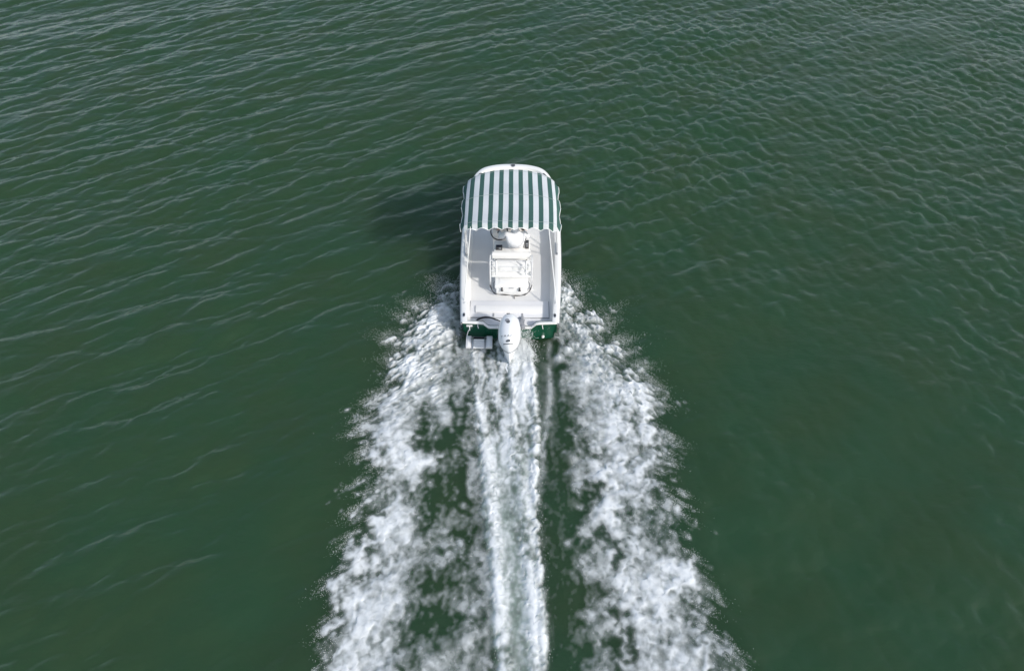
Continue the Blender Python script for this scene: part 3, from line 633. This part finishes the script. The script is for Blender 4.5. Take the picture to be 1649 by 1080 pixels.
# leg, plate, gearcase, propeller, clamp bracket
mb = MB(); rows = []
for z, w, yf, ya in ((.58, .20, -.10, -.80), (.50, .175, -.14, -.83), (.42, .14, -.18, -.85), (.30, .095, -.22, -.82), (.12, .05, -.27, -.72), (-.10, .035, -.30, -.68), (-.36, .03, -.30, -.62)): rows.append(egg(z, w, yf, ya, 20))
mb.grid(rows, wrap=True).build('midsection', M['cowl'], mot)
pl = [(x, y, z) for z in (.045, .055) for x, y in ((-.02, -.25), (-.11, -.45), (-.12, -.72), (-.04, -.93), (.04, -.93), (.12, -.72), (.11, -.45), (.02, -.25))]
mb = MB(); mb.add(pl, [list(range(8)), list(range(8, 16))]+[[k, (k+1) % 8, 8+(k+1) % 8, 8+k] for k in range(8)]); mb.build('spray_plate', M['cowl'], mot)
TG = Matrix.Translation((0, -.20, -.34)) @ Matrix.Rotation(R(90), 4, 'X')
gc = MB().lathe([(.005, 0), (.05, .08), (.065, .2), (.06, .38), (.045, .5), (.03, .56)], 16, TG).build('gearcase', M['cowl'], mot)
mb = MB()
for k in range(3):
    a0 = k*2.094; mb.grid([[(r_*math.cos(a0+s_*.45), -.70-.05*s_, -.34+r_*math.sin(a0+s_*.45)) for s_ in (-1, 0, 1)] for r_ in (.04, .10, .16, .18)])
mb.build('propeller', M['steel'], gc)
br = MB()
for x in (-.12, .12): br.box((x-.02, -.14, .10), (x+.02, -.03, .47), .01); br.box((x-.03, -.05, .44), (x+.03, .10, .465), .008)
br.box((-.10, -.20, .18), (.10, -.08, .42), .02).build('clamp_bracket', M['dark'], mot)
lk = MB().box((.235, .16, .43), (.30, .30, .465), .01).box((.22, .02, .455), (.315, .17, .50), .015).tube([(.21, .20, .47), (.24, .10, .49), (.20, .02, .50)], .010, 6).tube([(.32, .20, .47), (.30, .10, .50), (.31, .02, .48)], .010, 6)
lk.box((.24, -.06, .44), (.33, .02, .53), .02).build('steering_cylinder', M['grey'], mot)
for k, dz in enumerate((0, .03)):
    MB().tube(catmull([(-.74, .13+dz, .435), (-.70, .19+dz, .45), (-.58, .235+dz, .47), (-.44, .215+dz*.6, .50), (-.32, .15+dz*.4, .53), (-.18, .05, .56), (-.12, -.10, .60)], 5), .013-.003*k, 8).build('hose', M['black'], mot)

# ---- swim ladder folded on its platform
lad = empty('swim_ladder', boat)
MB().box((-.945, -.36, .145), (-.375, -.055, .165), .008).build('platform', M['alu'], lad)
for x0, x1 in ((-.945, -.83), (-.505, -.375)):
    b = MB().box((x0, -.365, .167), (x1, -.055, .215), .014).build('side_rail', M['alu'], lad)
    MB().box((x0+.03, -.35, .2165), (x1-.03, -.10, .222), .003).build('tread', M['plastic_white'], b)
MB().box((-.80, -.37, .1655), (-.545, -.05, .1665), .0).build('tray', M['grey'], lad)
MB().box((-.828, -.12, .1672), (-.508, -.06, .172), .002).build('recess', M['black'], lad)
for k in range(4):
    MB().box((-.785, -.375+k*.062, .167+.012*(k % 2)), (-.55, -.322+k*.062, .205), .010).build('step', M['plastic_white'], lad)
for x in (-.80, -.535): MB().tube([(x, -.39, .185), (x, -.09, .20)], .014, 8).build('rail_tube', M['steel'], lad)
for x in (-.80, -.52): MB().tube([(x, -.05, .15), (x, .03, .05)], .014, 6).build('strut', M['steel'], lad)
MB().tube([(-.935, -.05, .19), (-.90, -.03, .33), (-.88, -.012, .36)], .009, 6).build('strut', M['plastic_white'], lad)

# ------------------------------------------------------------ things on board (parented placement uses the boat's matrix, kept top level)
bpy.context.view_layer.update()
BM = boat.matrix_world.copy()
def aboard(name, label, cat):
    o = empty(name); o.matrix_world = BM.copy(); return tag(o, label, cat)
ck = aboard('cooler', 'white latched cooler box lashed behind the boat seat', 'cooler')
MB().box((-.325, .965, FZ+.004), (.372, 1.315, .62), .035, seg=3).build('cooler_body', M['plastic_white'], ck)
lidc = MB().box((-.345, .945, .622), (.390, 1.335, .725), .028, seg=3).build('lid', M['plastic_white'], ck)
MB().box((-.25, 1.0, .725), (.30, 1.28, .732), .004).build('lid_panel', M['plastic_white'], lidc)
for x in (-.185, .205):
    lt = MB().box((x-.016, .930, .575), (x+.016, .945, .675), .005).build('latch', M['dark'], ck)
    MB().box((x-.028, .925, .565), (x+.028, .948, .585), .006).build('latch_grip', M['black'], lt)
MB().box((-.035, .935, .645), (.075, .9445, .665), .003).build('nameplate', M['grey'], ck)
for s, x in ((-1, -.345), (1, .392)): MB().tube([(x, 1.02, .56), (x+s*.035, 1.04, .52), (x+s*.035, 1.22, .52), (x, 1.24, .56)], .012, 6).build('handle', M['grey'], ck)
cord = catmull([(-.455, 1.12, .56), (-.40, 1.0, .50), (-.32, .945, .46), (-.15, .935, .45), (.05, .93, .43), (.22, .935, .42), (.34, .95, .45), (.43, 1.02, .49), (.485, 1.12, .58)], 5)
MB().tube(cord, [.010+.004*math.sin(k*.9) for k in range(len(cord))], 8).build('tie_down_cord', M['black'], ck)
MB().tube([(.08, .928, .43), (.085, .90, .40), (.095, .87, .392)], .009, 6).build('cord_tail', M['black'], ck)

ph = aboard('tackle_pouch', 'small black pouch lying on the seat beside the driver', 'pouch')
MB().box((-.335, 1.765, 1.003), (-.190, 1.905, 1.045), .010).build('pouch_body', M['dark'], ph)
MB().box((-.325, 1.83, 1.0455), (-.20, 1.895, 1.049), .002).build('flap', M['screen'], ph)
MB().box((-.27, 1.765, 1.0455), (-.215, 1.80, 1.053), .003).build('buckle', M['grey'], ph)
rd = aboard('handheld_radio', 'dark grey handheld radio standing at the seat edge', 'radio')
MB().box((.325, 1.815, 1.003), (.405, 2.06, 1.05), .012).build('radio_body', M['dark'], rd)
MB().box((.337, 1.90, 1.051), (.393, 1.95, 1.056), .002).build('radio_screen', M['grey'], rd)
MB().box((.345, 1.84, 1.051), (.385, 1.87, 1.056), .002).build('keypad', M['grey'], rd)
MB().tube([(.335, 2.06, 1.03), (.315, 2.20, 1.06)], .010, 6).build('aerial', M['dark'], rd)

# ------------------------------------------------------------ the driver
def person():
    pr = aboard('person', 'person in white shirt and pale shorts driving, seen from behind under canopy', 'person')
    V = []; E = []; RAD = []; TAG = []
    def node(p, r, par=None, t='shirt'):
        V.append(p); RAD.append(r); i = len(V)-1
        if par is not None: E.append((par, i)); TAG.append(t)
        return i
    cx = .105
    pel = node((cx, 1.76, 1.10), (.235, .170))
    w = node((cx, 1.74, 1.26), (.240, .165), pel); ch = node((cx, 1.75, 1.43), (.245, .165), w); nb = node((cx, 1.79, 1.56), (.150, .105), ch)
    nk = node((cx, 1.86, 1.60), (.055, .058), nb, 'skin'); hd = node((cx, 1.885, 1.69), (.075, .090), nk, 'skin'); ht = node((cx, 1.885, 1.79), (.070, .085), hd, 'skin')
    ja = node((cx, 1.945, 1.655), (.038, .030), hd, 'skin'); no = node((cx, 1.985, 1.705), (.012, .014), hd, 'skin')
    for s in (-1, 1): node((cx+s*.083, 1.875, 1.705), (.012, .022), hd, 'skin')
    def hand(w_, d, side, tips):
        """palm and five fingers from the wrist"""
        wp = Vector(V[w_]); d = Vector(d).normalized(); side = Vector(side).normalized(); dn = Vector((0, .2, -1)).normalized()
        pm = node(tuple(wp+d*.065), (.036, .018), w_, 'skin')
        for k, ln in enumerate((.062, .072, .067, .052)):
            b = wp+d*.10+side*((k-1.5)*.022)
            a_ = node(tuple(b), (.010, .010), pm, 'skin'); c_ = node(tuple(b+d*ln*.55), (.009, .009), a_, 'skin'); node(tuple(b+d*ln*.7+dn*ln*.45), (.008, .008), c_, 'skin')
        t_ = node(tuple(wp+d*.045-side*.045), (.011, .011), pm, 'skin'); node(tuple(wp+d*.085-side*.06+dn*.015), (.009, .009), t_, 'skin')
    # left arm to the wheel
    sl = node((cx-.215, 1.77, 1.51), (.088, .082), ch); el = node((cx-.30, 1.93, 1.27), (.072, .070), sl); el2 = node((cx-.31, 1.99, 1.23), (.062, .062), el)
    wl_ = node((-.26, 2.13, 1.22), (.032, .026), el2); hand(wl_, (-.1, .55, .10), (1, .1, 0), None)
    # right arm to the throttle
    sr = node((cx+.215, 1.77, 1.51), (.088, .082), ch); er = node((cx+.255, 1.93, 1.28), (.074, .072), sr); er2 = node((cx+.25, 1.99, 1.25), (.062, .062), er)
    wr = node((.325, 2.16, 1.21), (.032, .026), er2); hand(wr, (-.05, .6, -.05), (-1, 0, 0), None)
    # legs
    for s in (-1, 1):
        hp = node((cx+s*.10, 1.83, 1.07), (.095, .088), pel, 'shorts'); kn = node((cx+s*.14, 2.22, 1.06), (.072, .070), hp, 'shorts')
        kn2 = node((cx+s*.14, 2.29, 1.00), (.058, .058), kn, 'skin'); cf = node((cx+s*.14, 2.30, .82), (.055, .060), kn2, 'skin'); an = node((cx+s*.14, 2.27, .50), (.036, .038), cf, 'skin')
        hl = node((cx+s*.14, 2.26, .43), (.040, .036), an, 'shoe'); node((cx+s*.15, 2.37, .418), (.044, .028), hl, 'shoe')
    me = bpy.data.meshes.new('body'); me.from_pydata(V, E, []); o = bpy.data.objects.new('body_skeleton', me); C.objects.link(o)
    sk = o.modifiers.new('skin', 'SKIN'); sk.branch_smoothing = .6; sk.use_smooth_shade = True
    for i, r in enumerate(RAD): me.skin_vertices[0].data[i].radius = r
    me.skin_vertices[0].data[pel].use_root = True
    ss = o.modifiers.new('sub', 'SUBSURF'); ss.levels = 2; ss.render_levels = 2
    bpy.context.view_layer.update()
    bm_ = bpy.data.meshes.new_from_object(o.evaluated_get(bpy.context.evaluated_depsgraph_get())); bpy.data.objects.remove(o)
    bm_.name = 'body'; bm_.materials.clear()
    names = ['shirt', 'skin', 'shorts', 'shoe']
    for q in ('shirt', 'skin', 'shorts', 'plastic_white'): bm_.materials.append(M[q])
    A = np.array([V[a] for a, b in E]); Bv = np.array([V[b] for a, b in E]); D = Bv-A; L2 = (D**2).sum(1)
    rad = np.array([(sum(RAD[a])+sum(RAD[b]))/4 for a, b in E])
    for p in bm_.polygons:
        c = np.array(p.center); t = np.clip(((c-A)*D).sum(1)/L2, 0, 1); d = np.sqrt(((A+D*t[:, None]-c)**2).sum(1))/rad
        p.material_index = names.index(TAG[int(d.argmin())]); p.use_smooth = True
    bo = bpy.data.objects.new('body', bm_); C.objects.link(bo); bo.parent = pr
    # hair, white cap, eyes
    TH_ = Matrix.Translation((cx, 1.875, 1.745))
    MB().lathe([(.088, -.06), (.100, -.02), (.102, .02), (.09, .06), (.05, .09), (.0, .098)], 20, TH_ @ Matrix.Diagonal((.95, 1.1, 1, 1))).build('hair', M['hair'], pr)
    cp = MB().lathe([(.104, .012), (.106, .03), (.098, .075), (.07, .104), (.03, .118), (0, .12)], 22, TH_ @ Matrix.Diagonal((.97, 1.12, 1, 1))).build('cap', M['shirt'], pr)
    MB().grid([[(cx+.095*math.sin(a)*k_, 1.875+.105*math.cos(a)+.085*(k_ > 1)*math.cos(a), 1.762-.02*(k_ > 1)) for a in np.linspace(-1.2, 1.2, 9)] for k_ in (1, 1.02)]).build('peak', M['shirt'], cp)
    for s in (-1, 1): MB().lathe([(.002, -.011), (.011, 0), (.002, .011)], 10, Matrix.Translation((cx+s*.032, 1.972, 1.722))).build('eye', M['dark'], pr)
    MB().tube([(-.262+.034*math.cos(a), 2.115, 1.222+.030*math.sin(a)) for a in np.linspace(0, 6.283, 13)[:-1]], .012, 6, closed=True).build('wristwatch', M['black'], pr)
    return pr
person()
